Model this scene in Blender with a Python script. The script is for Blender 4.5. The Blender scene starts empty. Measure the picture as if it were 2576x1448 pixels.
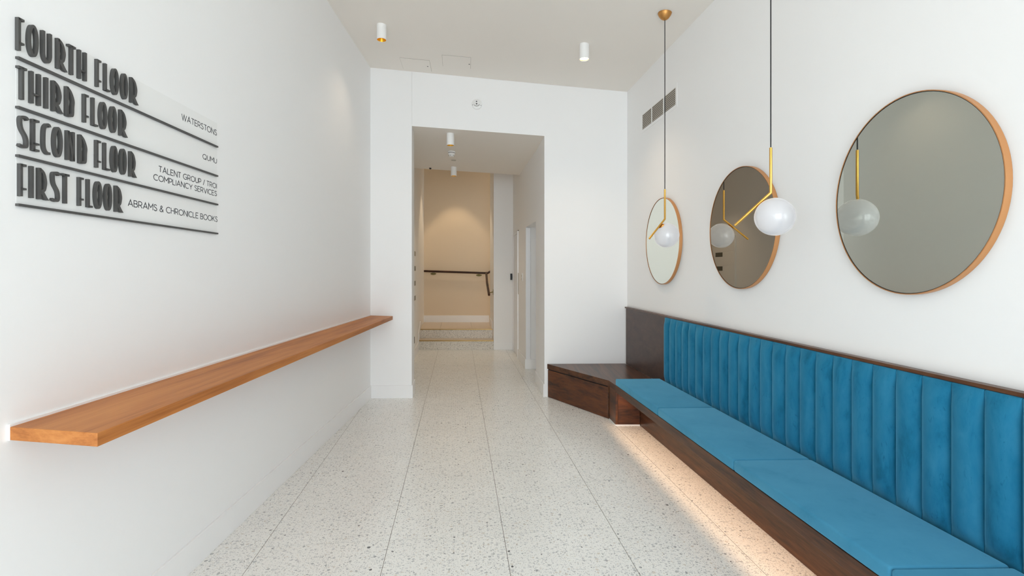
import bpy, bmesh, math, random
from mathutils import Vector, Matrix
random.seed(7)
C = bpy.context.scene.collection
SC = bpy.context.scene
PI = math.pi

# ------------------------------------------------------------------ camera, sky, light, exposure
cam = bpy.data.cameras.new('camera')
cam.sensor_width = 36.0
cam.lens = 36.0 * 1270.0 / 2576.0
cam.shift_y = -44.0 / 2576.0
cam.clip_start = 0.05
cam_o = bpy.data.objects.new('camera', cam)
cam_o.location = (0, 0, 1.4)
cam_o.rotation_euler = (PI / 2, 0, 0)
C.objects.link(cam_o)
SC.camera = cam_o

world = bpy.data.worlds.new('overcast_sky')
SC.world = world
world.use_nodes = True
wb = world.node_tree.nodes['Background']
wb.inputs['Color'].default_value = (0.86, 0.938, 1.0, 1)
wb.inputs['Strength'].default_value = 7.1

def area_light(name, loc, rot, sx, sy, power, color, spread=PI, portal=False):
    d = bpy.data.lights.new(name, 'AREA')
    d.shape = 'RECTANGLE'
    d.size, d.size_y = sx, sy
    d.energy = power
    d.color = color
    d.spread = spread
    if portal:
        d.cycles.is_portal = True
    o = bpy.data.objects.new(name, d)
    o.location = loc
    o.rotation_euler = rot
    C.objects.link(o)
    return o

# the glazed street front behind the camera lets the overcast sky in
area_light('street_front_portal', (0.42, -3.58, 1.62), (PI / 2, 0, 0), 3.65, 3.15, 1, (1, 1, 1), portal=True)

SC.view_settings.view_transform = 'Standard'
SC.view_settings.look = 'None'
SC.view_settings.gamma = 1.0
SC.view_settings.use_curve_mapping = False
SC.view_settings.exposure = -0.02
SC.cycles.use_denoising = True
SC.cycles.max_bounces = 14
SC.cycles.use_adaptive_sampling = True
SC.cycles.adaptive_threshold = 0.02
SC.cycles.diffuse_bounces = 12
SC.cycles.glossy_bounces = 4
SC.cycles.sample_clamp_indirect = 6.0
SC.cycles.caustics_reflective = False
SC.cycles.caustics_refractive = False

def spot(name, loc, power, color, angle=95, blend=0.8, radius=0.03):
    d = bpy.data.lights.new(name, 'SPOT')
    d.energy = power
    d.color = color
    d.spot_size = math.radians(angle)
    d.spot_blend = blend
    d.shadow_soft_size = radius
    o = bpy.data.objects.new(name, d)
    o.location = loc
    C.objects.link(o)
    return o

# ------------------------------------------------------------------ materials
def srgb(r, g, b):
    def f(c):
        c /= 255.0
        return c / 12.92 if c <= 0.04045 else ((c + 0.055) / 1.055) ** 2.4
    return (f(r), f(g), f(b), 1)

def new_mat(name):
    m = bpy.data.materials.new(name)
    m.use_nodes = True
    return m, m.node_tree.nodes, m.node_tree.links, m.node_tree.nodes['Principled BSDF']

def plain(name, col, rough=0.5, metal=0.0, emis=None, estr=0.0, noise=0.0, nscale=40.0, bump=0.0, coat=0.0):
    m, n, l, b = new_mat(name)
    b.inputs['Base Color'].default_value = col
    b.inputs['Roughness'].default_value = rough
    b.inputs['Metallic'].default_value = metal
    b.inputs['Coat Weight'].default_value = coat
    if emis:
        b.inputs['Emission Color'].default_value = emis
        b.inputs['Emission Strength'].default_value = estr
    if noise or bump:
        tc = n.new('ShaderNodeTexCoord')
        nz = n.new('ShaderNodeTexNoise')
        nz.inputs['Scale'].default_value = nscale
        nz.inputs['Detail'].default_value = 4
        l.new(tc.outputs['Object'], nz.inputs['Vector'])
        if noise:
            mx = n.new('ShaderNodeMix'); mx.data_type = 'RGBA'
            mx.inputs[6].default_value = tuple(c * (1 - noise) for c in col[:3]) + (1,)
            mx.inputs[7].default_value = tuple(min(1, c * (1 + noise)) for c in col[:3]) + (1,)
            l.new(nz.outputs['Fac'], mx.inputs[0])
            l.new(mx.outputs[2], b.inputs['Base Color'])
        if bump:
            bp = n.new('ShaderNodeBump')
            bp.inputs['Strength'].default_value = bump
            bp.inputs['Distance'].default_value = 0.002
            l.new(nz.outputs['Fac'], bp.inputs['Height'])
            l.new(bp.outputs['Normal'], b.inputs['Normal'])
    return m

def wood(name, dark, mid, light, scale, rough=0.35, coat=0.2, angle=0.106):
    """Streaked grain: 'scale' is the grain frequency along the world axes after a turn about Z."""
    m, n, l, b = new_mat(name)
    tc = n.new('ShaderNodeTexCoord')
    oi = n.new('ShaderNodeObjectInfo')
    mp = n.new('ShaderNodeMapping')
    mp.inputs['Rotation'].default_value = (0, 0, -angle)
    mp.inputs['Scale'].default_value = scale
    l.new(tc.outputs['Object'], mp.inputs['Vector'])
    ad = n.new('ShaderNodeVectorMath'); ad.operation = 'ADD'
    ml = n.new('ShaderNodeMath'); ml.operation = 'MULTIPLY'; ml.inputs[1].default_value = 13.0
    l.new(oi.outputs['Random'], ml.inputs[0])
    l.new(mp.outputs['Vector'], ad.inputs[0]); l.new(ml.outputs[0], ad.inputs[1])
    n1 = n.new('ShaderNodeTexNoise'); n1.inputs['Scale'].default_value = 1.0
    n1.inputs['Detail'].default_value = 6; n1.inputs['Roughness'].default_value = 0.6; n1.inputs['Distortion'].default_value = 0.7
    l.new(ad.outputs[0], n1.inputs['Vector'])
    n2 = n.new('ShaderNodeTexNoise'); n2.inputs['Scale'].default_value = 5.5
    n2.inputs['Detail'].default_value = 3
    l.new(ad.outputs[0], n2.inputs['Vector'])
    mx = n.new('ShaderNodeMath'); mx.operation = 'MULTIPLY_ADD'
    l.new(n2.outputs['Fac'], mx.inputs[0]); mx.inputs[1].default_value = 0.35
    l.new(n1.outputs['Fac'], mx.inputs[2])
    sub = n.new('ShaderNodeMath'); sub.operation = 'SUBTRACT'; sub.inputs[1].default_value = 0.175
    l.new(mx.outputs[0], sub.inputs[0])
    cr = n.new('ShaderNodeValToRGB')
    cr.color_ramp.elements[0].position = 0.30; cr.color_ramp.elements[0].color = dark
    cr.color_ramp.elements[1].position = 0.72; cr.color_ramp.elements[1].color = light
    e = cr.color_ramp.elements.new(0.5); e.color = mid
    l.new(sub.outputs[0], cr.inputs['Fac'])
    l.new(cr.outputs['Color'], b.inputs['Base Color'])
    b.inputs['Roughness'].default_value = rough
    b.inputs['Specular IOR Level'].default_value = 0.32
    b.inputs['Coat Weight'].default_value = coat * 0.5
    b.inputs['Coat Roughness'].default_value = 0.25
    bp = n.new('ShaderNodeBump'); bp.inputs['Strength'].default_value = 0.12; bp.inputs['Distance'].default_value = 0.001
    l.new(n2.outputs['Fac'], bp.inputs['Height']); l.new(bp.outputs['Normal'], b.inputs['Normal'])
    return m

def terrazzo(name, base, chips, rough=0.22, scale=46.0, amount=0.0, fine=92.0, dims='2D'):
    m, n, l, b = new_mat(name)
    tc = n.new('ShaderNodeTexCoord')
    oi = n.new('ShaderNodeObjectInfo')
    ml = n.new('ShaderNodeMath'); ml.operation = 'MULTIPLY'; ml.inputs[1].default_value = 17.0
    l.new(oi.outputs['Random'], ml.inputs[0])
    ad = n.new('ShaderNodeVectorMath'); ad.operation = 'ADD'
    l.new(tc.outputs['Object'], ad.inputs[0]); l.new(ml.outputs[0], ad.inputs[1])
    wn = n.new('ShaderNodeTexNoise'); wn.inputs['Scale'].default_value = 60; wn.inputs['Detail'].default_value = 2
    l.new(ad.outputs[0], wn.inputs['Vector'])
    ws = n.new('ShaderNodeVectorMath'); ws.operation = 'SCALE'; ws.inputs['Scale'].default_value = 0.014
    l.new(wn.outputs['Color'], ws.inputs[0])
    wa = n.new('ShaderNodeVectorMath'); wa.operation = 'ADD'
    l.new(ad.outputs[0], wa.inputs[0]); l.new(ws.outputs[0], wa.inputs[1])
    cur = None
    for k, (sc_, am) in enumerate(((fine * 1.9, amount - 0.03), (fine, amount - 0.02), (scale, amount - 0.05))):
        v = n.new('ShaderNodeTexVoronoi'); v.inputs['Scale'].default_value = sc_; v.voronoi_dimensions = dims
        l.new(wa.outputs[0], v.inputs['Vector'])
        sp = n.new('ShaderNodeSeparateColor'); l.new(v.outputs['Color'], sp.inputs[0])
        # chip radius varies per cell, many cells are empty
        th = n.new('ShaderNodeMath'); th.operation = 'MULTIPLY_ADD'
        l.new(sp.outputs[0], th.inputs[0]); th.inputs[1].default_value = 0.60; th.inputs[2].default_value = am - 0.19
        lt = n.new('ShaderNodeMath'); lt.operation = 'LESS_THAN'
        l.new(v.outputs['Distance'], lt.inputs[0]); l.new(th.outputs[0], lt.inputs[1])
        cr = n.new('ShaderNodeValToRGB'); cr.color_ramp.interpolation = 'CONSTANT'
        els = cr.color_ramp.elements
        for q, (pos, col) in enumerate(chips):
            if q < 2:
                els[q].position = pos; els[q].color = col
            else:
                e = els.new(pos); e.color = col
        l.new(sp.outputs[1], cr.inputs['Fac'])
        mx = n.new('ShaderNodeMix'); mx.data_type = 'RGBA'
        if cur is None:
            bn = n.new('ShaderNodeTexNoise'); bn.inputs['Scale'].default_value = 3.0; bn.inputs['Detail'].default_value = 3
            l.new(ad.outputs[0], bn.inputs['Vector'])
            bm_ = n.new('ShaderNodeMix'); bm_.data_type = 'RGBA'
            bm_.inputs[6].default_value = tuple(c * 0.93 for c in base[:3]) + (1,)
            bm_.inputs[7].default_value = tuple(min(1, c * 1.05) for c in base[:3]) + (1,)
            l.new(bn.outputs['Fac'], bm_.inputs[0])
            cur = bm_.outputs[2]
        l.new(lt.outputs[0], mx.inputs[0]); l.new(cur, mx.inputs[6]); l.new(cr.outputs['Color'], mx.inputs[7])
        cur = mx.outputs[2]
    l.new(cur, b.inputs['Base Color'])
    b.inputs['Roughness'].default_value = rough
    b.inputs['Specular IOR Level'].default_value = 0.45
    return m

def velvet(name, deep, mid, pale, stretch=(9, 9, 3), marks=0.6):
    m, n, l, b = new_mat(name)
    tc = n.new('ShaderNodeTexCoord'); oi = n.new('ShaderNodeObjectInfo')
    ml = n.new('ShaderNodeMath'); ml.operation = 'MULTIPLY'; ml.inputs[1].default_value = 21.0
    l.new(oi.outputs['Random'], ml.inputs[0])
    ad = n.new('ShaderNodeVectorMath'); ad.operation = 'ADD'
    l.new(tc.outputs['Object'], ad.inputs[0]); l.new(ml.outputs[0], ad.inputs[1])
    mp = n.new('ShaderNodeMapping'); mp.inputs['Scale'].default_value = stretch
    l.new(ad.outputs[0], mp.inputs['Vector'])
    n1 = n.new('ShaderNodeTexNoise'); n1.inputs['Scale'].default_value = 1.0; n1.inputs['Detail'].default_value = 7
    n1.inputs['Roughness'].default_value = 0.62; n1.inputs['Distortion'].default_value = 0.3
    l.new(mp.outputs[0], n1.inputs['Vector'])
    cr = n.new('ShaderNodeValToRGB')
    e = cr.color_ramp.elements
    e[0].position = 0.24; e[0].color = deep
    e[1].position = 0.75; e[1].color = pale
    x = e.new(0.44); x.color = mid
    l.new(n1.outputs['Fac'], cr.inputs['Fac'])
    mp2 = n.new('ShaderNodeMapping'); mp2.inputs['Scale'].default_value = tuple(q * 3.2 for q in stretch)
    l.new(ad.outputs[0], mp2.inputs['Vector'])
    n3 = n.new('ShaderNodeTexNoise'); n3.inputs['Scale'].default_value = 1.0; n3.inputs['Detail'].default_value = 5; n3.inputs['Distortion'].default_value = 1.6
    l.new(mp2.outputs[0], n3.inputs['Vector'])
    mr = n.new('ShaderNodeMapRange'); mr.inputs[1].default_value = 0.62; mr.inputs[2].default_value = 0.76; mr.inputs[3].default_value = 0.0; mr.inputs[4].default_value = marks
    l.new(n3.outputs['Fac'], mr.inputs[0])
    mk = n.new('ShaderNodeMix'); mk.data_type = 'RGBA'
    l.new(mr.outputs[0], mk.inputs[0]); l.new(cr.outputs['Color'], mk.inputs[6]); mk.inputs[7].default_value = deep
    l.new(mk.outputs[2], b.inputs['Base Color'])
    b.inputs['Roughness'].default_value = 0.85
    b.inputs['Specular IOR Level'].default_value = 0.15
    b.inputs['Sheen Weight'].default_value = 0.9
    b.inputs['Sheen Roughness'].default_value = 0.4
    b.inputs['Sheen Tint'].default_value = srgb(120, 190, 220)
    fz = n.new('ShaderNodeTexNoise'); fz.inputs['Scale'].default_value = 500
    l.new(tc.outputs['Object'], fz.inputs['Vector'])
    bp = n.new('ShaderNodeBump'); bp.inputs['Strength'].default_value = 0.08; bp.inputs['Distance'].default_value = 0.001
    l.new(fz.outputs['Fac'], bp.inputs['Height']); l.new(bp.outputs['Normal'], b.inputs['Normal'])
    return m

M_WALL = plain('white_wall_paint', (0.87, 0.87, 0.868, 1), 0.55, bump=0.05, nscale=90)
M_CEIL = plain('ceiling_warm_light_tint', (0.84, 0.80, 0.745, 1), 0.7)  # warm bounce from lamps and floor is tinted into this white
M_TRIM = plain('white_gloss_trim', (0.87, 0.87, 0.87, 1), 0.35)
M_DARK = plain('dark_gap', (0.02, 0.02, 0.02, 1), 0.8)
M_GROUT = plain('grey_grout', srgb(112, 107, 99), 0.8, noise=0.1)
M_TERR = terrazzo('terrazzo', srgb(239, 239, 235), [(0.0, srgb(210, 211, 210)), (0.35, srgb(198, 199, 199)), (0.62, srgb(185, 186, 186)), (0.82, srgb(212, 206, 197)), (0.95, srgb(160, 161, 161)), (0.99, srgb(104, 104, 104))])
M_TERR2 = terrazzo('stair_terrazzo', srgb(228, 222, 212), [(0.0, srgb(160, 150, 138)), (0.4, srgb(130, 121, 110)), (0.8, srgb(92, 86, 80))], rough=0.4, scale=80, amount=0.07, fine=130, dims='3D')
M_TREAD = plain('cream_tread_stone', srgb(214, 196, 172), 0.3, noise=0.06)
M_NOSE = plain('brass_nosing', srgb(170, 140, 90), 0.4, 0.8)
M_SHELF_TOP = wood('oak_shelf', srgb(156, 92, 42), srgb(184, 116, 58), srgb(198, 131, 70), (14, 0.9, 30), rough=0.5, coat=0.0, angle=0.016)
M_WALNUT_Y = wood('walnut_long', srgb(46, 26, 15), srgb(78, 46, 26), srgb(100, 62, 36), (20, 0.9, 24), rough=0.33, coat=0.3)
M_WALNUT_H = wood('walnut_flat', srgb(40, 19, 9), srgb(84, 45, 22), srgb(112, 63, 31), (2.2, 2.2, 11), rough=0.3, coat=0.35)
M_WALNUT_V = wood('walnut_panel', srgb(54, 35, 27), srgb(68, 46, 36), srgb(82, 57, 45), (4, 4, 9), rough=0.36, coat=0.15)
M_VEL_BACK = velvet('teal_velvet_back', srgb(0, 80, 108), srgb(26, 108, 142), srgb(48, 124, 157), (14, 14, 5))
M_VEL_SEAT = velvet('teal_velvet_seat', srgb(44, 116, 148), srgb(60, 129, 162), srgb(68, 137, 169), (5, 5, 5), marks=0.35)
M_BRASS = plain('brushed_brass', srgb(226, 176, 88), 0.28, 1.0)
M_BRASS_D = plain('satin_bronze_gold', srgb(200, 146, 84), 0.42, 0.9)
M_COPPER = plain('copper_frame', srgb(214, 156, 104), 0.4, 0.75)
M_GLOBE = plain('opal_glass', srgb(168, 169, 173), 0.08, emis=(1, 0.99, 0.975, 1), estr=0.30, coat=0.5)
M_MIRROR = plain('pale_mirror', (0.80, 0.83, 0.76, 1), 0.01, 1.0)
M_MIRROR_B = plain('dim_reflection_mirror_brown', (0.54, 0.51, 0.45, 1), 0.01, 1.0)  # glass colour darkened to carry the dimness of the reflected hall
M_MIRROR_G = plain('dim_reflection_mirror_grey', (0.58, 0.60, 0.54, 1), 0.01, 1.0)  # dimmer reflection of the far room put into the glass colour
M_STAIRW = plain('stair_warm_light_tint', srgb(226, 208, 182), 0.6)  # white wall; the stair lamp's warm light is mixed into its colour
M_BLACK = plain('black_rubber', (0.012, 0.012, 0.013, 1), 0.5)
M_LETTER = plain('charcoal_letters', srgb(74, 73, 72), 0.5, noise=0.08)
M_PRINT = plain('dark_vinyl_print', srgb(48, 50, 56), 0.6)
M_PANEL = plain('pale_backing', (0.83, 0.83, 0.82, 1), 0.5)
M_WHITE_METAL = plain('white_powder_coat', (0.86, 0.86, 0.85, 1), 0.45)
M_GOLD_REF = plain('gold_reflector', srgb(240, 170, 40), 0.3, 0.7)
M_BULB_W = plain('lit_bulb_white', (1, 1, 1, 1), 0.5, emis=(1, 0.9, 0.7, 1), estr=14)
M_BULB_Y = plain('lit_bulb_warm', (1, 0.9, 0.6, 1), 0.5, emis=(1, 0.72, 0.22, 1), estr=1.6)
M_LED = plain('led_diffuser', (1, 1, 1, 1), 0.5, emis=(1, 0.72, 0.45, 1), estr=4)
M_VENT = plain('vent_slat_grey', srgb(186, 178, 166), 0.5)
M_VENT_IN = plain('vent_dark', srgb(60, 54, 46), 0.8)
M_RAIL = wood('bronze_handrail', srgb(36, 18, 10), srgb(58, 30, 16), srgb(92, 54, 30), (3, 3, 30), rough=0.35, coat=0.0)
M_GAP = plain('hatch_gap', srgb(120, 112, 100), 0.8)
M_BRKT = plain('brass_bracket', srgb(120, 108, 62), 0.5, 0.5)
M_SLOT = plain('mailbox_window', srgb(88, 90, 84), 0.3)
M_FRAME = plain('street_front_frame', srgb(60, 60, 62), 0.5)
M_DOORW = plain('door_white', (0.80, 0.81, 0.83, 1), 0.4)

# ------------------------------------------------------------------ helpers
class MB:
    """collects world-space polygons; build() links them as ONE mesh object"""
    def __init__(s):
        s.v, s.f = [], []
    def add(s, verts, faces):
        o = len(s.v)
        s.v += [Vector(p) for p in verts]
        s.f += [tuple(i + o for i in f) for f in faces]
        return s
    def hexa(s, p):
        """8 points: bottom loop then top loop"""
        return s.add(p, [(3, 2, 1, 0), (4, 5, 6, 7), (0, 1, 5, 4), (1, 2, 6, 5), (2, 3, 7, 6), (3, 0, 4, 7)])
    def box(s, a, b):
        (x0, y0, z0), (x1, y1, z1) = a, b
        return s.hexa([(x0, y0, z0), (x1, y0, z0), (x1, y1, z0), (x0, y1, z0), (x0, y0, z1), (x1, y0, z1), (x1, y1, z1), (x0, y1, z1)])
    def prism(s, poly, z0, z1):
        """poly: plan points; z0/z1 numbers or functions of x, y"""
        n = len(poly)
        a = sum(poly[i][0] * poly[(i + 1) % n][1] - poly[(i + 1) % n][0] * poly[i][1] for i in range(n))
        if a < 0:
            poly = poly[::-1]
        g = lambda z, p: z(p[0], p[1]) if callable(z) else z
        v = [(p[0], p[1], g(z0, p)) for p in poly] + [(p[0], p[1], g(z1, p)) for p in poly]
        f = [tuple(range(n - 1, -1, -1)), tuple(range(n, 2 * n))]
        f += [(i, (i + 1) % n, n + (i + 1) % n, n + i) for i in range(n)]
        return s.add(v, f)
    def tube(s, pts, r, n=12, cap=True):
        pts = [Vector(p) for p in pts]
        rs = r if isinstance(r, (list, tuple)) else [r] * len(pts)
        tang = []
        for i in range(len(pts)):
            a = pts[max(0, i - 1)]; b = pts[min(len(pts) - 1, i + 1)]
            d0 = (pts[i] - a).normalized() if i else Vector()
            d1 = (b - pts[i]).normalized() if i < len(pts) - 1 else Vector()
            tang.append((d0 + d1).normalized())
        up = Vector((0, 0, 1)) if abs(tang[0].z) < 0.9 else Vector((1, 0, 0))
        u = tang[0].cross(up).normalized()
        v, f = [], []
        for i, p in enumerate(pts):
            t = tang[i]
            u = (u - t * u.dot(t)).normalized()
            w = t.cross(u)
            k = 1.0
            if 0 < i < len(pts) - 1:
                k = 1.0 / max(0.5, (pts[i + 1] - pts[i]).normalized().dot(t))
            for j in range(n):
                a = 2 * PI * j / n
                q = u * math.cos(a) * rs[i] + w * math.sin(a) * rs[i]
                if k != 1.0:   # widen across the bend
                    bis = ((pts[i + 1] - pts[i]).normalized() - (pts[i] - pts[i - 1]).normalized())
                    if bis.length > 1e-6:
                        bis.normalize()
                        q += bis * q.dot(bis) * (k - 1)
                v.append(p + q)
        for i in range(len(pts) - 1):
            for j in range(n):
                f.append((i * n + j, i * n + (j + 1) % n, (i + 1) * n + (j + 1) % n, (i + 1) * n + j))
        if cap:
            f.append(tuple(range(n - 1, -1, -1)))
            f.append(tuple((len(pts) - 1) * n + j for j in range(n)))
        return s.add(v, f)
    def lathe(s, prof, c=(0, 0, 0), n=32, mat=None, closed=False):
        """prof: (radius, height) list turned about +z at c; mat: optional 4x4 applied first"""
        v, f = [], []
        c = Vector(c)
        for (r, h) in prof:
            for j in range(n):
                a = 2 * PI * j / n
                p = Vector((r * math.cos(a), r * math.sin(a), h))
                v.append((mat @ p if mat else p) + c)
        m = len(prof)
        for i in range(m - 1 + (1 if closed else 0)):
            i2 = (i + 1) % m
            for j in range(n):
                f.append((i * n + j, i * n + (j + 1) % n, i2 * n + (j + 1) % n, i2 * n + j))
        if not closed:
            if prof[0][0] > 1e-6:
                f.append(tuple(range(n - 1, -1, -1)))
            if prof[-1][0] > 1e-6:
                f.append(tuple((m - 1) * n + j for j in range(n)))
        return s.add(v, f)
    def ribbon(s, pts, wid, d0, d1, P, closed=False):
        """flat stroke of width 'wid' along 2-D pts, given depth d0..d1, mapped by P(u, v, w)"""
        n = len(pts)
        L, R = [], []
        wd = wid if isinstance(wid, (list, tuple)) else [wid] * n
        for i in range(n):
            if closed:
                a, b = pts[(i - 1) % n], pts[(i + 1) % n]
            else:
                a, b = pts[max(0, i - 1)], pts[min(n - 1, i + 1)]
            p = pts[i]
            d0_ = Vector((p[0] - a[0], p[1] - a[1])); d1_ = Vector((b[0] - p[0], b[1] - p[1]))
            if d0_.length < 1e-9: d0_ = d1_
            if d1_.length < 1e-9: d1_ = d0_
            d0_.normalize(); d1_.normalize()
            t = d0_ + d1_
            if t.length < 1e-6: t = d1_
            t.normalize()
            k = 1.0 / max(0.35, t.dot(d1_))
            nx, ny = -t.y, t.x
            h = wd[i] * 0.5 * k
            L.append((p[0] + nx * h, p[1] + ny * h)); R.append((p[0] - nx * h, p[1] - ny * h))
        v = [P(a, b, d0) for a, b in L] + [P(a, b, d0) for a, b in R] + [P(a, b, d1) for a, b in L] + [P(a, b, d1) for a, b in R]
        f = []
        for i in range(n if closed else n - 1):
            j = (i + 1) % n
            l0, l1, r0, r1 = i, j, n + i, n + j
            f += [(l0, l1, r1, r0), (2 * n + l0, 2 * n + r0, 2 * n + r1, 2 * n + l1),
                  (l0, 2 * n + l0, 2 * n + l1, l1), (r0, r1, 2 * n + r1, 2 * n + r0)]
        if not closed:
            f += [(0, n, 3 * n, 2 * n), (n - 1, 3 * n - 1, 4 * n - 1, 2 * n - 1)]
        return s.add(v, f)
    def slab2d(s, poly, d0, d1, P):
        n = len(poly)
        v = [P(a, b, d0) for a, b in poly] + [P(a, b, d1) for a, b in poly]
        f = [tuple(range(n)), tuple(range(2 * n - 1, n - 1, -1))] + [(i, n + i, n + (i + 1) % n, (i + 1) % n) for i in range(n)]
        return s.add(v, f)
    def build(s, name, mat, parent=None, smooth=False, bevel=0.0, seg=2, auto=40, loc=None):
        bm = bmesh.new()
        vs = [bm.verts.new(p) for p in s.v]
        for f in s.f:
            try:
                bm.faces.new([vs[i] for i in f])
            except ValueError:
                pass
        bmesh.ops.remove_doubles(bm, verts=bm.verts, dist=1e-6)
        bmesh.ops.recalc_face_normals(bm, faces=bm.faces)
        if bevel:
            ed = [e for e in bm.edges if len(e.link_faces) == 2 and e.calc_face_angle(0) > math.radians(25)]
            bmesh.ops.bevel(bm, geom=ed, offset=bevel, segments=seg, affect='EDGES', profile=0.5)
        if loc is None:
            if parent is None:
                xs = [v.co.x for v in bm.verts]; ys = [v.co.y for v in bm.verts]; zs = [v.co.z for v in bm.verts]
                org = Vector(((min(xs) + max(xs)) / 2, (min(ys) + max(ys)) / 2, min(zs)))
            else:
                org = Vector((0, 0, 0)); q = parent
                while q is not None:
                    org += q.location; q = q.parent
        else:
            org = Vector(loc)
        for v in bm.verts:
            v.co -= org
        me = bpy.data.meshes.new(name)
        bm.to_mesh(me); bm.free()
        me.materials.append(mat)
        if smooth:
            for p in me.polygons:
                p.use_smooth = True
            me.set_sharp_from_angle(angle=math.radians(auto))
        o = bpy.data.objects.new(name, me)
        C.objects.link(o)
        if parent is not None:
            o.parent = parent
        else:
            o.location = org
        return o

def tag(o, label, cat, group=None):
    o['label'] = label; o['category'] = cat
    if group: o['group'] = group
    return o

def thing(name, label, cat, loc=(0, 0, 0), group=None):
    o = bpy.data.objects.new(name, None)
    o.empty_display_size = 0.05
    o.location = loc
    C.objects.link(o)
    return tag(o, label, cat, group)

def struct(o):
    o['kind'] = 'structure'
    return o

def dup(root, loc, rz=0.0, label=None):
    r = root.copy(); C.objects.link(r)
    r.location = loc; r.rotation_euler = (0, 0, rz)
    if label: r['label'] = label
    for ch in root.children:
        c = ch.copy(); C.objects.link(c); c.parent = r
        for g in ch.children:
            d = g.copy(); C.objects.link(d); d.parent = c
    return r

# wall planes: left x = -1.462 - .0164 y, right x = 1.89 - .1071 y, hall walls lean like the floor tiles
def LW(y, off=0.0): return (-1.462 - 0.0164 * y + off, y)
def RW(y, off=0.0): return (1.89 - 0.1071 * y - 0.9943 * off, y - 0.1065 * off)
def HL(y, off=0.0): return (-0.701 - 0.107 * y + off, y)
def HR(y, off=0.0): return (0.930 - 0.102 * y - off, y)
def main_ceil(x, y): return 3.624 - 0.0813 * (x + 1.553) - 0.008 * (y - 5.54)
def hall_ceil(x, y): return 2.995 - 0.065 * (x + 0.107 * (y - 5.56) + 1.2)

YF = -3.6
PL, PR = (-1.5528, 5.539), (1.2864, 5.636)
JL, JR = (-1.102, 5.554), (0.360, 5.609)
JLB, JRB = (-1.135, 5.854), (0.3345, 5.909)

# ------------------------------------------------------------------ setting
TOP = 3.95
struct(MB().prism([LW(YF), PL, (PL[0] - 0.25, PL[1]), LW(YF, -0.25)], 0, TOP).build('wall_left', M_WALL))
struct(MB().prism([RW(YF), PR, (PR[0] + 0.25, PR[1]), RW(YF, -0.25)], 0, TOP).build('wall_right', M_WALL))
wb_ = struct(MB().prism([PL, JL, JLB, HL(5.854), (PL[0] - 0.25, 5.854), (PL[0] - 0.25, PL[1])], 0, TOP).build('wall_back', M_WALL))
hd = struct(MB().prism([(JL[0] + 0.0012, JL[1]), JR, JRB, (JLB[0] + 0.0012, JLB[1])], hall_ceil, TOP).build('wall_back_header', M_WALL))
hd.data.materials.append(M_CEIL)            # its soffit is painted with the hall ceiling
for p in hd.data.polygons:
    if p.normal.z < -0.9:
        p.material_index = 1
struct(MB().prism([JR, PR, (PR[0] + 0.25, PR[1]), (PR[0] + 0.25, 6.33), (0.299, 6.33)], 0, TOP).build('wall_back_pier', M_WALL))
struct(MB().prism([HL(5.854), HL(10.4), HL(10.4, -0.25), HL(5.854, -0.25)], 0, TOP).build('wall_hall_left', M_WALL))
struct(MB().prism([(0.196, 7.2), (0.95, 7.2), (0.95, 8.935), (0.0187, 8.935)], 0, TOP).build('wall_hall_right', M_WALL))
struct(MB().prism([(0.299, 6.33), (0.95, 6.33), (0.95, 7.2), (0.196, 7.2)], 2.015, TOP).build('wall_hall_lintel', M_WALL))
struct(MB().prism([(0.95, 6.33), (1.15, 6.33), (1.15, 7.2), (0.95, 7.2)], 0, TOP).build('wall_side_passage', M_WALL))
struct(MB().prism([(-0.3236, 8.935), (0.95, 8.935), (0.95, 9.25), (-0.3573, 9.25)], 0, TOP).build('wall_stair_right', M_WALL))
struct(MB().prism([(-0.3573, 9.25), (0.95, 9.25), (0.95, 9.95), (-0.432, 9.95)], 0, TOP).build('wall_stair_right_rear', M_WALL))
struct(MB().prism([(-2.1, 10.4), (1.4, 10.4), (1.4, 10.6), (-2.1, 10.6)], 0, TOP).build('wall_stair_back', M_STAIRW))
struct(MB().prism([(1.2, 9.95), (1.4, 9.95), (1.4, 10.4), (1.2, 10.4)], 0, TOP).build('wall_stair_end', M_WALL))
struct(MB().prism([LW(YF), RW(YF), PR, PL], main_ceil, TOP).build('ceiling', M_CEIL))
struct(MB().prism([HL(5.854), JLB, JRB, (0.299 + 0.0147 * 6.33 - 0.0147 * 5.909 + 0.03, 5.909), (0.299, 6.33), (0.196, 7.2), HR(7.9), HL(7.9)], hall_ceil, TOP).build('ceiling_hall', M_CEIL))
struct(MB().prism([HL(7.9), HR(7.9), (0.0187, 8.935), (1.2, 9.95), (1.2, 10.4), HL(10.4)], TOP - 0.05, TOP + 0.05).build('ceiling_stair', M_CEIL))
# street front behind the camera: lintel and a glazed front
struct(MB().prism([LW(YF, -0.25), RW(YF, -0.25), RW(YF - 0.2, -0.25), LW(YF - 0.2, -0.25)], 3.2, TOP).build('wall_front', M_WALL))
fx0, fx1 = LW(YF)[0], RW(YF)[0]
wf = struct(MB().box((fx0, YF - 0.1, 3.12), (fx1, YF - 0.04, 3.2)).build('window_1', M_FRAME))
for x in (fx0, fx0 + 1.1, fx0 + 2.2, fx1 - 0.06):
    MB().box((x, YF - 0.1, 0.0), (x + 0.06, YF - 0.04, 3.12)).build('window_mullion', M_FRAME, wf)
MB().box((fx0 + 0.06, YF - 0.1, 2.2), (fx1 - 0.06, YF - 0.04, 2.26)).build('window_transom', M_FRAME, wf)

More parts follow.
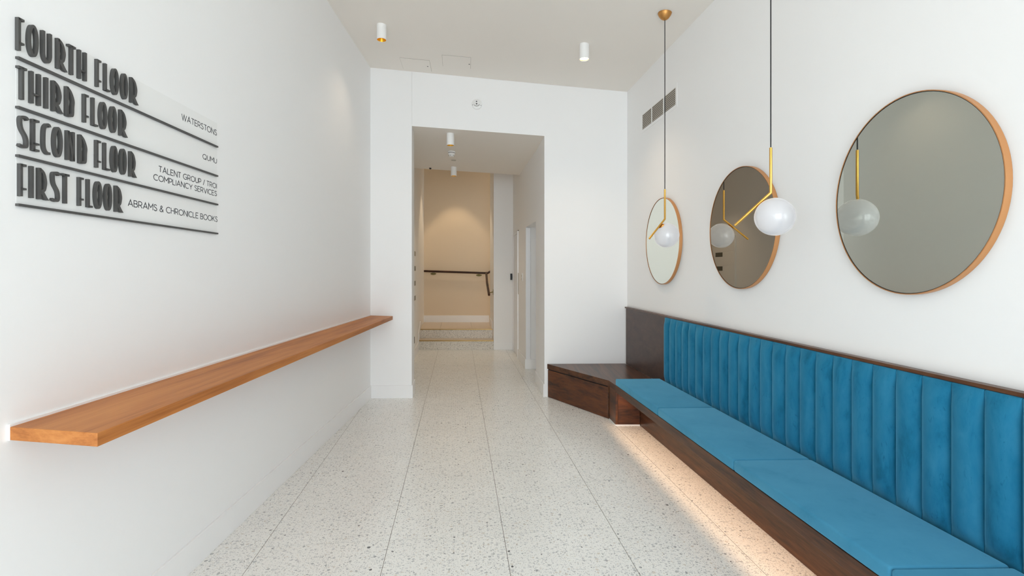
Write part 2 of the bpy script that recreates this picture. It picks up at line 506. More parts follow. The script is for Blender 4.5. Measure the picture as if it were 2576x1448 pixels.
# floor: a bed of grout and terrazzo tiles laid 6 degrees off the street front
fl = struct(MB().prism([(-2.4, YF - 0.3), (2.9, YF - 0.3), (1.9, 10.6), (-2.4, 10.6)], -0.12, -0.0009).build('floor', M_GROUT, loc=(0, 0, 0)))
TA = 0.1055
ca, sa = math.cos(TA), math.sin(TA)
inside_poly = [LW(YF), RW(YF), PR, JR, (0.299, 6.33), (0.95, 6.33), (0.95, 7.2), (0.196, 7.2), (0.0187, 8.935), (-1.657, 8.935), HL(5.854), JLB, JL, PL]
def inside(x, y):
    r = False
    n = len(inside_poly)
    for i in range(n):
        (x0, y0), (x1, y1) = inside_poly[i], inside_poly[(i + 1) % n]
        if (y0 > y) != (y1 > y) and x < (x1 - x0) * (y - y0) / (y1 - y0) + x0:
            r = not r
    return r
US = [-2.78, -2.185, -1.59, -0.988, -0.357, 0.238, 0.83, 1.408, 2.0]
tile_mesh = {}
for c in range(len(US) - 1):
    for k in range(-11, 11):
        u0, u1 = US[c], US[c + 1]
        v0, v1 = 2.675 + 0.605 * k, 2.675 + 0.605 * (k + 1)
        hit = False
        for a in range(9):
            for b in range(9):
                u = u0 + (u1 - u0) * a / 8; v = v0 + (v1 - v0) * b / 8
                if inside(u * ca - v * sa, u * sa + v * ca):
                    hit = True
        if not hit:
            continue
        if c not in tile_mesh:
            w, h = (u1 - u0) / 2 - 0.0014, 0.3025 - 0.0009
            t = MB().box((-w, -h, -0.0009), (w, h, 0)).build('tile', M_TERR, loc=(0, 0, 0))
            tile_mesh[c] = t.data
        else:
            t = bpy.data.objects.new('tile', tile_mesh[c]); C.objects.link(t)
        um, vm = (u0 + u1) / 2, (v0 + v1) / 2
        t.location = (um * ca - vm * sa, um * sa + vm * ca, 0)
        t.rotation_euler = (0, 0, TA)
        t.parent = fl

def skirting(name, pts, off=0.012, h=0.14, z=0.0):
    """pts: plan line along the wall face; room side is to the right of the direction of travel"""
    (x0, y0), (x1, y1) = pts
    d = Vector((x1 - x0, y1 - y0)).normalized()
    n = (d.y * off, -d.x * off)
    return struct(MB().prism([(x0, y0), (x1, y1), (x1 + n[0], y1 + n[1]), (x0 + n[0], y0 + n[1])], z, z + h).build(name, M_TRIM, bevel=0.0015, seg=1))
skirting('baseboard_left', (LW(YF + 0.1), LW(5.527)))
skirting('baseboard_back', (PL, (JL[0] + 0.012, JL[1])))
skirting('baseboard_reveal_left', ((JL[0], JL[1]), JLB))
skirting('baseboard_hall_near', ((0.299, 6.33), (JR[0], JR[1] - 0.012)))
skirting('baseboard_passage', ((0.185, 7.2), (0.94, 7.2)))
skirting('baseboard_hall_right', (HR(8.09), HR(7.19)))
skirting('baseboard_pillar', ((-0.3236, 8.935), (0.005, 8.935)))
skirting('baseboard_hall_left', (HL(5.86), HL(8.92)))
skirting('baseboard_landing', ((HL(10.4)[0], 10.4), (-0.47, 10.4)), z=0.335)
skirting('baseboard_landing_side', ((-0.428, 9.9), (-0.355, 9.22)), z=0.335)
# door frame trim in the side passage opening and the flush door at the hall's end
struct(MB().box((0.198, 7.172, 0.14), (0.262, 7.2, 2.01)).build('trim_1', M_DOORW, bevel=0.002, seg=1))
d1 = struct(MB().prism([HR(8.14), HR(8.14, 0.006), HR(8.76, 0.006), HR(8.76)], 0.006, 1.985).build('door_1', M_DOORW, bevel=0.001, seg=1))
MB().prism([HR(8.09), HR(8.09, 0.02), HR(8.138, 0.02), HR(8.138)], 0.0, 2.035).build('frame', M_TRIM, d1)
MB().prism([HR(8.765), HR(8.765, 0.012), HR(8.86, 0.012), HR(8.86)], 0.0, 2.035).build('frame', M_TRIM, d1)
MB().prism([HR(8.14), HR(8.14, 0.02), HR(8.76, 0.02), HR(8.76)], 1.995, 2.035).build('frame', M_TRIM, d1)
MB().prism([HR(8.06, 0.0), HR(8.06, 0.003), HR(8.88, 0.003), HR(8.88, 0.0)], 2.037, 2.047).build('shadow_gap', M_DARK, d1)
MB().prism([HR(8.055, 0.0), HR(8.055, 0.012), HR(8.066, 0.012), HR(8.066, 0.0)], 1.02, 1.36).build('pull_handle', M_VENT, d1)

# ------------------------------------------------------------------ stairs at the end of the hall
def SX(y): return HL(y)[0], 0.6324 - 0.107 * y
st = thing('staircase', 'short flight of two speckled terrazzo steps up to the cream landing', 'stairs', (-0.99, 8.935, 0))
a0, b0 = SX(8.935); a1, b1 = SX(9.2); a2, b2 = SX(10.4)
g = 0.002
MB().prism([(a0 + g, 8.935), (b0 - g, 8.935), (b0 - g, 8.965), (a0 + g, 8.965)], 0, 0.150).build('riser', M_TERR2, st)
MB().prism([(a1 + g, 9.2), (b1 - g, 9.2), (b1 - g, 9.23), (a1 + g, 9.23)], 0.165, 0.320).build('riser', M_TERR2, st)
MB().prism([(a0 + g, 8.945), (b0 - g, 8.945), (b1 - g, 9.2), (a1 + g, 9.2)], 0.150, 0.165).build('tread', M_TREAD, st)
MB().prism([(a0 + g, 8.925), (b0 - g, 8.925), (b0 - g, 8.945), (a0 + g, 8.945)], 0.148, 0.166).build('nosing', M_NOSE, st)
MB().prism([(a1 + g, 9.188), (b1 - g, 9.188), (b1 - g, 9.206), (a1 + g, 9.206)], 0.320, 0.3365).build('nosing', M_NOSE, st)
land = struct(MB().prism([(-0.43, 9.953), (1.198, 9.953), (1.198, 10.397), (b2 + 0.002, 10.397)], 0.2, 0.335).build('floor_landing', M_TREAD))
fr = [0, 0.28, 0.72, 1]
for i in range(3):
    xa0 = a1 + (b1 - a1) * fr[i] + g; xb0 = a1 + (b1 - a1) * fr[i + 1] - g
    xa1 = a2 + (b2 - a2) * fr[i] + g; xb1 = a2 + (b2 - a2) * fr[i + 1] - g
    MB().prism([(xa0, 9.207), (xb0, 9.207), (xb1, 10.397), (xa1, 10.397)], 0.322, 0.3352).build('landing_tile', M_TREAD, land)
# white painted strings at both sides of the steps
MB().hexa([(a0 + 0.002, 8.92, 0.0), (a0 + 0.014, 8.92, 0.0), (a1 + 0.014, 9.24, 0.30), (a1 + 0.002, 9.24, 0.30),
           (a0 + 0.002, 8.92, 0.30), (a0 + 0.014, 8.92, 0.30), (a1 + 0.014, 9.24, 0.475), (a1 + 0.002, 9.24, 0.475)]).build('string', M_TRIM, st)

hr = thing('handrail', 'dark bronze handrail running round the stair landing wall', 'handrail', (-1.15, 10.34, 1.38))
yy = 10.335
def flat_rail(pts, name):
    MB().tube(pts, 0.022, 10).build(name, M_RAIL, hr, smooth=True)
flat_rail([(-1.80, yy, 1.388), (-0.50, yy, 1.346), (-0.36, yy, 1.43), (-0.2, yy, 1.53)], 'rail')
flat_rail([(-0.525, yy - 0.05, 1.352), (-0.505, 10.0, 1.30), (-0.472, 9.55, 1.165), (-0.410, 9.02, 0.965)], 'rail')
for x, z in ((-1.62, 1.332), (-0.68, 1.302)):
    p = MB()
    p.lathe([(0.0, 0), (0.5, 0), (0.5, 0.1), (0.0, 0.1)], (0, 0, 0), 20, Matrix.Translation((x, 10.399, z)) @ Matrix.Rotation(PI / 2, 4, 'X') @ Matrix.Diagonal((0.118, 0.044, 0.1, 1)))
    br = p.build('bracket', M_BRKT, hr, smooth=True)
    MB().tube([(x, 10.39, z), (x, 10.345, z), (x, 10.338, z + 0.02)], 0.006, 8).build('bracket_arm', M_BRKT, br)
p = MB(); p.box((-0.343, 9.03, 0.97), (-0.338, 9.10, 1.06))
p.tube([(-0.345, 9.06, 1.015), (-0.40, 9.06, 1.0)], 0.008, 8)
p.build('bracket', M_BRKT, hr)

# ------------------------------------------------------------------ timber shelf on the left wall
sh = thing('wall_shelf', 'long orange-brown timber shelf floating along the left wall', 'shelf', (-1.40, 3.4, 0.87))
tp = [(-1.4865, 1.489, 0.939), (-1.1760, 1.4315, 0.939), (-1.289, 5.455, 0.908), (-1.545, 5.53, 0.908)]
MB().hexa([(x, y, z - 0.039) for x, y, z in tp] + tp).build('board', M_SHELF_TOP, sh, bevel=0.0012, seg=1)
b0_, b1_ = 1.489 - 0.003, 5.53
MB().hexa([LW(b0_, 0.0005) + (0.899,), LW(b0_, 0.008) + (0.899,), LW(b1_, 0.006) + (0.868,), LW(b1_, 0.0005) + (0.868,),
           LW(b0_, 0.0005) + (0.947,), LW(b0_, 0.008) + (0.947,), LW(b1_, 0.006) + (0.916,), LW(b1_, 0.0005) + (0.916,)]).build('wall_batten', M_TRIM, sh)

# ------------------------------------------------------------------ floor directory on the left wall
def arc(cx, cy, rx, ry, a0, a1, n=14):
    return [(cx + rx * math.cos(math.radians(a0 + (a1 - a0) * i / n)), cy + ry * math.sin(math.radians(a0 + (a1 - a0) * i / n))) for i in range(n + 1)]
def spline(pts, n=6):
    out = []
    P_ = [pts[0]] + list(pts) + [pts[-1]]
    for i in range(1, len(P_) - 2):
        p0, p1, p2, p3 = P_[i - 1], P_[i], P_[i + 1], P_[i + 2]
        for k in range(n):
            t = k / n
            out.append(tuple(0.5 * (2 * p1[j] + (p2[j] - p0[j]) * t + (2 * p0[j] - 5 * p1[j] + 4 * p2[j] - p3[j]) * t * t + (3 * p1[j] - p0[j] - 3 * p2[j] + p3[j]) * t ** 3) for j in (0, 1)))
    out.append(tuple(pts[-1]))
    return out

def PW(u, v, w):   # on the left wall: u along, v up, w out of the wall
    return (-1.462 - 0.0164 * u + w, u, v)

sg = thing('floor_directory', 'charcoal raised-letter floor directory with tenant names on left wall', 'sign', PW(2.04, 1.59, 0.0))
MB().slab2d([(1.513, 1.596), (2.574, 1.586), (2.574, 2.150), (1.513, 2.165)], 0.0002, 0.0006, PW).build('backing_panel', M_PANEL, sg)
HT, TH = 0.098, 0.0080
D0, D1 = 0.0006, 0.0118
def deco(ch, u0, u1, vb):
    w, h, t = u1 - u0, HT, TH
    m = MB()
    def st_(pts, wd=t, closed=False):
        m.ribbon([(u0 + a, vb + b) for a, b in pts], wd, D0, D1, PW, closed)
    if ch in 'FEL':
        st_([(t / 2, 0), (t / 2, h)])
        if ch in 'FE':
            st_([(0.001, h - t * .45), (w, h - t * .45)], t * .9)
            st_([(0.001, h * .235), (w, h * .235)], t * .75)
        if ch in 'EL':
            st_([(0.001, t * .42), (w, t * .42)], t * .84)
    elif ch == 'T':
        st_([(w / 2, 0), (w / 2, h)])
        st_([(0, h - t * .45), (w, h - t * .45)], t * .9)
    elif ch == 'H':
        st_([(t / 2, 0), (t / 2, h)]); st_([(w - t / 2, 0), (w - t / 2, h)])
        st_([(t / 2, h * .30), (w - t / 2, h * .30)], t * .6)
    elif ch == 'I':
        st_([(w / 2, 0), (w / 2, h)])
    elif ch == 'O':
        st_(arc(w / 2, h / 2, w / 2 - t / 2, h / 2 - t / 2, 0, 360 - 360 / 32, 31), t * 1.05, True)
    elif ch == 'U':
        r = w / 2 - t / 2
        st_([(t / 2, h)] + arc(w / 2, h * .3, r, h * .3 - t / 2, 180, 360, 16) + [(w - t / 2, h)])
    elif ch == 'N':
        st_([(t / 2, 0), (t / 2, h)]); st_([(w - t / 2, 0), (w - t / 2, h)])
        st_([(t * .55, h - 0.001), (w - t * .55, 0.001)], t * 1.05)
    elif ch == 'D':
        st_([(t / 2, 0), (t / 2, h)])
        st_(spline([(t * .4, h - t * .4), (w * .55, h * .84), (w * .88, h * .60), (w - t * .55, h * .36), (w * .80, h * .10), (w * .52, t * .55), (t * .4, t * .5)]), t * 1.1)
    elif ch == 'R':
        bw = w * .80
        st_([(t / 2, 0), (t / 2, h)])
        st_(spline([(t * .4, h - t * .4), (bw * .58, h * .86), (bw - t * .6, h * .62), (bw - t * .75, h * .44), (bw * .62, h * .30), (t * .6, h * .26)]), t * 1.1)
        tl = spline([(t * .8, h * .245), (w * .52, h * .10), (w * .72, h * .02), (w, 0.0)])
        up = spline([(w, 0.0), (w * .78, h * .10), (w * .60, h * .19), (t * .9 + w * .18, h * .285)])
        poly = [(t * .8, h * .27), (t * .95, h * .19), (w * .42, h * .085), (w * .58, h * .02), (w * .72, 0.0), (w, 0.0), (w * .80, h * .09), (w * .62, h * .19), (w * .48, h * .28)]
        m.slab2d([(u0 + a, vb + b) for a, b in poly], D0, D1 - 0.0002, PW)
    elif ch == 'C':
        st_(spline([(w - 0.0005, h * .90), (w * .86, h - t * .5), (w * .58, h - t * .55), (w * .26, h * .82), (t * .55, h * .52), (w * .22, h * .20), (w * .55, t * .6), (w, t * .5)]), t * .98)
    elif ch == 'S':
        st_(spline([(w * .98, h * .90), (w * .80, h - t * .55), (w * .50, h - t * .5), (w * .20, h * .92), (t * .5, h * .78), (w * .28, h * .58), (w * .72, h * .38), (w - t * .5, h * .22), (w * .80, h * .07), (w * .45, t * .5), (0, h * .075)]), t * .98)
    m.build('letter', M_LETTER, sg)
ROWS = [
 (2.0595, [('F', 1.5091, 1.5282), ('O', 1.5417, 1.5751), ('U', 1.5894, 1.6216), ('R', 1.6424, 1.6798), ('T', 1.6842, 1.7121), ('H', 1.7257, 1.7573), ('F', 1.8014, 1.8203), ('L', 1.8383, 1.8614), ('O', 1.8706, 1.9035), ('O', 1.9186, 1.9496), ('R', 1.9668, 2.0066)]),
 (1.9155, [('T', 1.5102, 1.5367), ('H', 1.5506, 1.5832), ('I', 1.6005, 1.6089), ('R', 1.6259, 1.6643), ('D', 1.6758, 1.7055), ('F', 1.7466, 1.7654), ('L', 1.7828, 1.8061), ('O', 1.8154, 1.8481), ('O', 1.8628, 1.8944), ('R', 1.9114, 1.9492)]),
 (1.7700, [('S', 1.5133, 1.5419), ('E', 1.5559, 1.5777), ('C', 1.5899, 1.6159), ('O', 1.6284, 1.661), ('N', 1.6787, 1.7081), ('D', 1.7279, 1.7573), ('F', 1.7991, 1.8192), ('L', 1.8353, 1.8615), ('O', 1.8696, 1.8991), ('O', 1.9121, 1.9431), ('R', 1.9621, 1.9971)]),
 (1.6235, [('F', 1.5152, 1.5351), ('I', 1.5509, 1.5585), ('R', 1.576, 1.6112), ('S', 1.6235, 1.6503), ('T', 1.6606, 1.6871), ('F', 1.7259, 1.7443), ('L', 1.7621, 1.7824), ('O', 1.7931, 1.8249), ('O', 1.8394, 1.8706), ('R', 1.889, 1.9264)])]
for vb, row in ROWS:
    for ch, u0, u1 in row:
        sl = -0.0095 * (u0 - 1.51)
        deco(ch, u0, u1, vb + sl)
for z in (2.0405, 1.8925, 1.7475, 1.6005):
    MB().slab2d([(1.510, z), (1.510, z - 0.0072), (2.566, z - 0.0072 - 0.0095), (2.566, z - 0.0095)], D0, D1, PW).build('divider_bar', M_LETTER, sg)

GL = {
 'A': (.82, [[(0, 0), (.41, 1), (.82, 0)], [(.13, .31), (.69, .31)]]),
 'B': (.64, [[(0, 0), (0, 1), (.34, 1)] + arc(.34, .76, .24, .24, 90, -90, 8) + [(0, .52)], [(.34, .52), (.38, .52)] + arc(.38, .26, .26, .26, 90, -90, 8) + [(0, 0)]]),
 'C': (.84, [arc(.5, .5, .5, .5, 48, 312, 20)]),
 'E': (.6, [[(.6, 1), (0, 1), (0, 0), (.6, 0)], [(0, .52), (.54, .52)]]),
 'G': (.92, [arc(.5, .5, .5, .5, 48, 318, 20) + [(.88, .46), (.56, .46)]]),
 'H': (.70, [[(0, 0), (0, 1)], [(.7, 0), (.7, 1)], [(0, .52), (.7, .52)]]),
 'I': (.02, [[(.01, 0), (.01, 1)]]),
 'K': (.68, [[(0, 0), (0, 1)], [(.64, 1), (0, .34)], [(.24, .6), (.68, 0)]]),
 'L': (.54, [[(0, 1), (0, 0), (.54, 0)]]),
 'M': (.84, [[(0, 0), (0, 1), (.42, .38), (.84, 1), (.84, 0)]]),
 'N': (.74, [[(0, 0), (0, 1), (.74, 0), (.74, 1)]]),
 'O': (1.0, [arc(.5, .5, .5, .5, 0, 360, 28)]),
 'P': (.60, [[(0, 0), (0, 1), (.3, 1)] + arc(.3, .69, .3, .31, 90, -90, 8) + [(0, .38)]]),
 'Q': (1.0, [arc(.5, .5, .5, .5, 0, 360, 28), [(.58, .28), (.94, -.06)]]),
 'R': (.66, [[(0, 0), (0, 1), (.32, 1)] + arc(.32, .71, .3, .29, 90, -90, 8) + [(0, .42)], [(.34, .42), (.66, 0)]]),
 'S': (.60, [spline([(.55, .85), (.42, .97), (.26, 1.0), (.08, .92), (.06, .70), (.24, .56), (.46, .46), (.59, .28), (.50, .06), (.28, 0), (.02, .14)], 4)]),
 'T': (.68, [[(0, 1), (.68, 1)], [(.34, 1), (.34, 0)]]),
 'U': (.70, [[(0, 1)] + arc(.35, .36, .35, .36, 180, 360, 12) + [(.7, 1)]]),
 'V': (.80, [[(0, 1), (.40, 0), (.80, 1)]]),
 'W': (1.18, [[(0, 1), (.31, 0), (.59, .98), (.87, 0), (1.18, 1)]]),
 'Y': (.74, [[(0, 1), (.37, .44), (.74, 1)], [(.37, .44), (.37, 0)]]),
 '&': (.74, [spline([(.72, 0), (.30, .52), (.16, .78), (.32, 1.0), (.50, .82), (.36, .62), (.06, .38), (.04, .10), (.28, 0), (.52, .10), (.70, .42)], 4)]),
 '/': (.42, [[(0, -.06), (.42, 1.06)]]),
 ' ': (.22, []),
}
def tenant(text, u0, u1, v0, v1, cap, sw=0.0030, gap=0.20):
    total = sum(GL[c][0] for c in text) + gap * (len(text) - 1)
    k = (u1 - u0) / total
    u = u0
    m = MB()
    for c in text:
        wd, strokes = GL[c]
        for s_ in strokes:
            m.ribbon([(u + x * k, v0 + (v1 - v0) * (u - u0) / (u1 - u0) + y * cap) for x, y in s_], sw, 0.0006, 0.0012, PW, False)
        u += (wd + gap) * k
    m.build('tenant_name', M_PRINT, sg)
tenant('WATERSTONS', 2.2905, 2.5695, 2.0845, 2.0865, 0.0265)
tenant('QUMU', 2.4515, 2.5695, 1.9430, 1.9440, 0.0235)
tenant('TALENT GROUP / TROI', 2.1390, 2.5695, 1.8185, 1.8165, 0.0240)
tenant('COMPLIANCY SERVICES', 2.1070, 2.5695, 1.7790, 1.7785, 0.0235)
tenant('ABRAMS & CHRONICLE BOOKS', 1.9640, 2.5755, 1.6515, 1.6480, 0.0250)

# ------------------------------------------------------------------ bench along the right wall
BY0, BY1 = 0.70, 4.560           # near and far end of the upholstered bench
bn = thing('banquette', 'walnut wall bench with channelled teal velvet back, lit from below', 'bench', (1.5, 2.6, 0))
def RB(m, y0, y1, o0, o1, z0, z1):
    """box along the right wall between depths y0..y1 and offsets o0..o1 from the wall"""
    f = lambda y, o: (1.89 - 0.1071 * y - o, y)
    return m.prism([f(y0, o0), f(y1, o0), f(y1, o1), f(y0, o1)], z0, z1)
def BF(y, o): return (1.89 - 0.1071 * y - o, y)
RB(MB(), BY0, 5.600, 0.001, 0.026, 0.366, 0.982).build('back_panel', M_WALNUT_V, bn, bevel=0.001, seg=1)
RB(MB(), BY0, 5.600, 0.001, 0.040, 0.983, 0.998).build('top_rail', M_WALNUT_Y, bn, bevel=0.0015, seg=1)
m = MB()
RB(m, BY0, BY1, 0.001, 0.4362, 0.345, 0.3645)
sb = m.build('seat_board', M_WALNUT_Y, bn, bevel=0.001, seg=1)
RB(MB(), BY0, BY1, 0.4365, 0.467, 0.303, 0.3645).build('fascia', M_WALNUT_Y, bn, bevel=0.001, seg=1)
RB(MB(), BY0, BY1, 0.246, 0.400, 0.305, 0.3448).build('underside_board', M_WALNUT_Y, bn)
RB(MB(), BY0, 4.560, 0.001, 0.244, 0.0, 0.3445).build('plinth', M_WALNUT_Y, bn, bevel=0.001, seg=1)
led = RB(MB(), BY0 + 0.01, BY1 - 0.01, 0.416, 0.428, 0.341, 0.3445).build('led_strip', M_LED, bn)
led['label'] = 'warm white light strip under the seat'
LEDL = area_light('bench_led_light', BF(2.63, 0.422) + (0.3395,), (0, 0, math.atan(0.1071)), 0.012, 3.82, 6.5, (1.0, 0.62, 0.36))
# 24 channels of .119 m along the visible back, the run goes on a little past the frame
def channel(y0, y1, i):
    """one upholstered pad: a round dome whose side creases close up at the flat top and bottom hems"""
    hw = (y1 - y0) / 2 - 0.0009
    yc = (y0 + y1) / 2
    z0, z1 = 0.398, 0.9815
    NA = 16
    ds = [0.0, 0.002, 0.006, 0.014, 0.026, 0.042, 0.060, 0.085]
    zs = [z0 + d for d in ds] + [z0 + 0.085 + (z1 - z0 - 0.17) * k / 6 for k in range(1, 6)] + [z1 - d for d in reversed(ds)]
    m = MB()
    V, F = [], []
    for z in zs:
        d = min(z - z0, z1 - z)
        f = min(1.0, d / 0.075); f = f * f * (3 - 2 * f)
        hem = 0.006 * max(0.0, 1 - d / 0.006) ** 2
        e0, e1 = 0.041 + (0.0300 - 0.041) * f - hem, 0.0445 + (0.0665 - 0.0445) * f - hem
        row = [(-hw + 0.003, 0.0267)]
        for a in range(NA + 1):
            th = PI * a / NA
            row.append((-hw * math.cos(th), e0 + (e1 - e0) * math.sin(th)))
        row.append((hw - 0.003, 0.0267))
        for v, o in row:
            x, y = BF(yc + v, o)
            V.append((x, y, z))
    n = NA + 3
    for b in range(len(zs) - 1):
        for a in range(n):
            a2 = (a + 1) % n
            F.append((b * n + a, b * n + a2, (b + 1) * n + a2, (b + 1) * n + a))
    F.append(tuple(range(n))); F.append(tuple((len(zs) - 1) * n + a for a in range(n)))
    m.add(V, F)
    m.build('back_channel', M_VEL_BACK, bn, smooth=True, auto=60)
CH0, CHN = 4.513, 24
PITCH = (4.513 - 1.655) / CHN
for i in range(CHN + 8):
    channel(CH0 - (i + 1) * PITCH, CH0 - i * PITCH, i)

cuts = [4.556, 3.592, 2.605, 1.660, BY0]
cl = ['teal velvet bench cushion at the far end, beside the corner cabinet',
      'teal velvet bench cushion second from the corner cabinet',
      'long teal velvet bench cushion third from the corner cabinet, in the foreground',
      'teal velvet bench cushion only just entering at the bottom right corner']
for i in range(4):
    y1, y0 = cuts[i] - 0.002, cuts[i + 1] + 0.002
    o0, o1 = 0.068, 0.470
    z0, z1 = 0.3655, 0.428
    m = MB()
    m.hexa([BF(y0, o0) + (z0,), BF(y1, o0) + (z0,), BF(y1, o1) + (z0,), BF(y0, o1) + (z0,),
            BF(y0, o0) + (z1,), BF(y1, o0) + (z1,), BF(y1, o1) + (z1 - 0.004,), BF(y0, o1) + (z1 - 0.004,)])
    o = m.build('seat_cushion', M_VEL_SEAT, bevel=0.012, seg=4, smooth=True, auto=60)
    tag(o, cl[i], 'cushion', 'teal seat cushions on the bench')

# ------------------------------------------------------------------ corner cabinet
cb = thing('corner_cabinet', 'low walnut corner cabinet with slanted drawer front beside the doorway', 'cabinet', (0.95, 5.2, 0))
A, B, Cc = (0.9156, 4.754), (0.936, 4.562), (1.155, 4.562)
def lerp(a, b, t): return (a[0] + (b[0] - a[0]) * t, a[1] + (b[1] - a[1]) * t)
FL = (0.391, 5.600)
MB().prism([FL, (1.257, 5.629), BF(5.60, 0.027), BF(4.563, 0.027), (0.936, 4.563), (0.9135, 4.748)], 0.311, 0.3645).build('top', M_WALNUT_Y, cb, bevel=0.001, seg=1)
MB().prism([(0.43, 5.595), (1.25, 5.622), BF(5.59, 0.03), BF(4.90, 0.03), (0.98, 4.80)], 0.0, 0.3105).build('carcass', M_WALNUT_H, cb)
nx, ny = -(A[1] - FL[1]), (A[0] - FL[0]); ln = math.hypot(nx, ny); nx, ny = -nx / ln, -ny / ln   # outward normal of the drawer face
def slant(t, o): q = lerp(FL, A, t); return (q[0] + nx * o, q[1] + ny * o)
dr = MB().prism([slant(0.012, 0.0), slant(0.012, -0.02), slant(0.978, -0.02), slant(0.978, 0.0)], 0.003, 0.300).build('drawer_front', M_WALNUT_H, cb, bevel=0.0015, seg=1)
MB().prism([slant(0.32, 0.001), slant(0.32, -0.016), slant(0.42, -0.016), slant(0.42, 0.001)], 0.3012, 0.3075).build('finger_pull', M_BLACK, dr)
MB().prism([slant(0.0, -0.012), slant(0.0, -0.03), slant(1.0, -0.03), slant(1.0, -0.012)], 0.300, 0.311).build('shadow_gap', M_DARK, cb)
MB().prism([slant(0.982, 0.002), slant(0.982, -0.02), slant(0.996, -0.02), slant(0.996, 0.002)], 0.003, 0.308).build('edge_strip', M_WALNUT_Y, cb)
MB().prism([A, (B[0], B[1]), (B[0] + 0.02, B[1] + 0.0), (A[0] + 0.05, A[1] + 0.03), (A[0] + 0.012, A[1] + 0.01)], 0.010, 0.3105).build('post', M_WALNUT_H, cb, bevel=0.001, seg=1)
MB().prism([(B[0] + 0.021, B[1]), (Cc[0], Cc[1]), (Cc[0], Cc[1] + 0.02), (B[0] + 0.021, B[1] + 0.02)], 0.010, 0.3105).build('side_panel', M_WALNUT_H, cb)
MB().prism([(A[0] - 0.002, A[1] + 0.004), (B[0] - 0.004, B[1] - 0.004), (Cc[0], Cc[1] - 0.004), (Cc[0], Cc[1] + 0.02), (B[0] + 0.02, B[1] + 0.02), (A[0] + 0.02, A[1] + 0.02)], 0.0, 0.0095).build('base_strip', M_TRIM, cb)

# ------------------------------------------------------------------ round mirrors
def mirror(y, z, rw, rh, glass, label):
    c = BF(y, 0.0)
    r = thing('round_mirror', label, 'mirror', (c[0], c[1], z - rh), 'round mirrors on the right wall')
    al = Vector((0.1065, -0.9943, 0)); up = Vector((0, 0, 1)); out = Vector((-0.9943, -0.1065, 0))
    o = Vector((c[0], c[1], z))
    N = 96
    def ring(k, w): return [o + al * math.cos(2 * PI * j / N) * (rw - k) + up * math.sin(2 * PI * j / N) * (rh - k) + out * w for j in range(N)]
    rings = [ring(0, 0.001), ring(0, 0.0285), ring(0.0035, 0.0285), ring(0.0035, 0.020), ring(0.03, 0.001)]
    V = [p for q in rings for p in q]
    F = []
    for i in range(5):
        for j in range(N):
            i2 = (i + 1) % 5
            F.append((i * N + j, i * N + (j + 1) % N, i2 * N + (j + 1) % N, i2 * N + j))
    MB().add(V, F).build('frame', M_COPPER, r, smooth=True)
    gl = ring(0.004, 0.0255)
    gb = ring(0.004, 0.0215)
    MB().add(gl + gb, [tuple(range(N)), tuple(range(2 * N - 1, N - 1, -1))] + [(j, N + j, N + (j + 1) % N, (j + 1) % N) for j in range(N)]).build('mirror_glass', glass, r)
    rb = [ring(0.0036, 0.0262), ring(0.0065, 0.0262)]
    V = rb[0] + rb[1]
    MB().add(V, [(j, (j + 1) % N, N + (j + 1) % N, N + j) for j in range(N)]).build('edge_seal', M_BLACK, r)
mirror(4.625, 1.668, 0.382, 0.395, M_MIRROR, 'round copper-rimmed mirror nearest the back wall corner, farthest of three')
mirror(3.345, 1.681, 0.394, 0.403, M_MIRROR_B, 'round copper-rimmed mirror in the middle of the row of three')
mirror(2.104, 1.715, 0.388, 0.415, M_MIRROR_G, 'round copper-rimmed mirror nearest the viewer, largest in view')

# ------------------------------------------------------------------ pendants
def pendant(loc, ang, label):
    """origin on the ceiling; arm points along local +x"""
    r = thing('pendant_lamp', label, 'lamp', loc, 'brass pendant lamps with opal globes')
    Z = loc[2]
    zt, zb = 2.038 - Z, 1.803 - Z
    L = Vector(loc)
    def bl(m, *a, **k): return m.build(*a, loc=(0, 0, 0), **k)
    def par(o): o.parent = r; o.location = (0, 0, 0); return o
    par(bl(MB().lathe([(0.0, 0.004), (0.053, 0.004), (0.053, -0.004), (0.046, -0.020), (0.030, -0.042), (0.012, -0.054), (0.0, -0.055)], n=32), 'canopy', M_BRASS_D, smooth=True))
    par(bl(MB().tube([(0, 0, -0.05), (0, 0, zt)], 0.0032, 8), 'cord', M_BLACK, smooth=True))
    h, dz = 0.176, -0.160
    par(bl(MB().tube([(0, 0, zt - 0.003), (0, 0, zb), (h, 0, zb + dz)], 0.0072, 14), 'rod', M_BRASS, smooth=True, auto=50))
    al = math.hypot(h, dz)
    ax, az = h / al, dz / al
    px, pz = az, -ax          # perpendicular, down and back under the bend
    t = 0.30
    cx, cz = h * t + px * 0.106, zb + dz * t + pz * 0.106
    R = 0.0975
    prof = [(R * math.sin(PI * i / 32), -R * math.cos(PI * i / 32)) for i in range(33)]
    prof[0] = (0.0, -R); prof[-1] = (0.0, R)
    par(bl(MB().lathe(prof, (cx, 0, cz), 56), 'globe', M_GLOBE, smooth=True, auto=180))
    # brass collar between the rod and the globe
    d = Vector((-px, 0, -pz))
    q = d.to_track_quat('Z', 'Y').to_matrix().to_4x4()
    par(bl(MB().lathe([(0.0, 0.088), (0.026, 0.0885), (0.026, 0.0955), (0.012, 0.099), (0.0, 0.0995)], (cx, 0, cz), 24, q), 'collar', M_BRASS_D, smooth=True))
    r.rotation_euler = (0, 0, ang)
    return r
pendant((1.1967, 3.952, main_ceil(1.1967, 3.952)), math.atan2(-0.095, -0.146), 'brass pendant lamp with white globe hanging before the farthest mirror')
pendant((1.340, 2.614, main_ceil(1.340, 2.614)), math.atan2(0.110, -0.136), 'brass pendant lamp with white globe hanging nearer, beside the middle mirror')

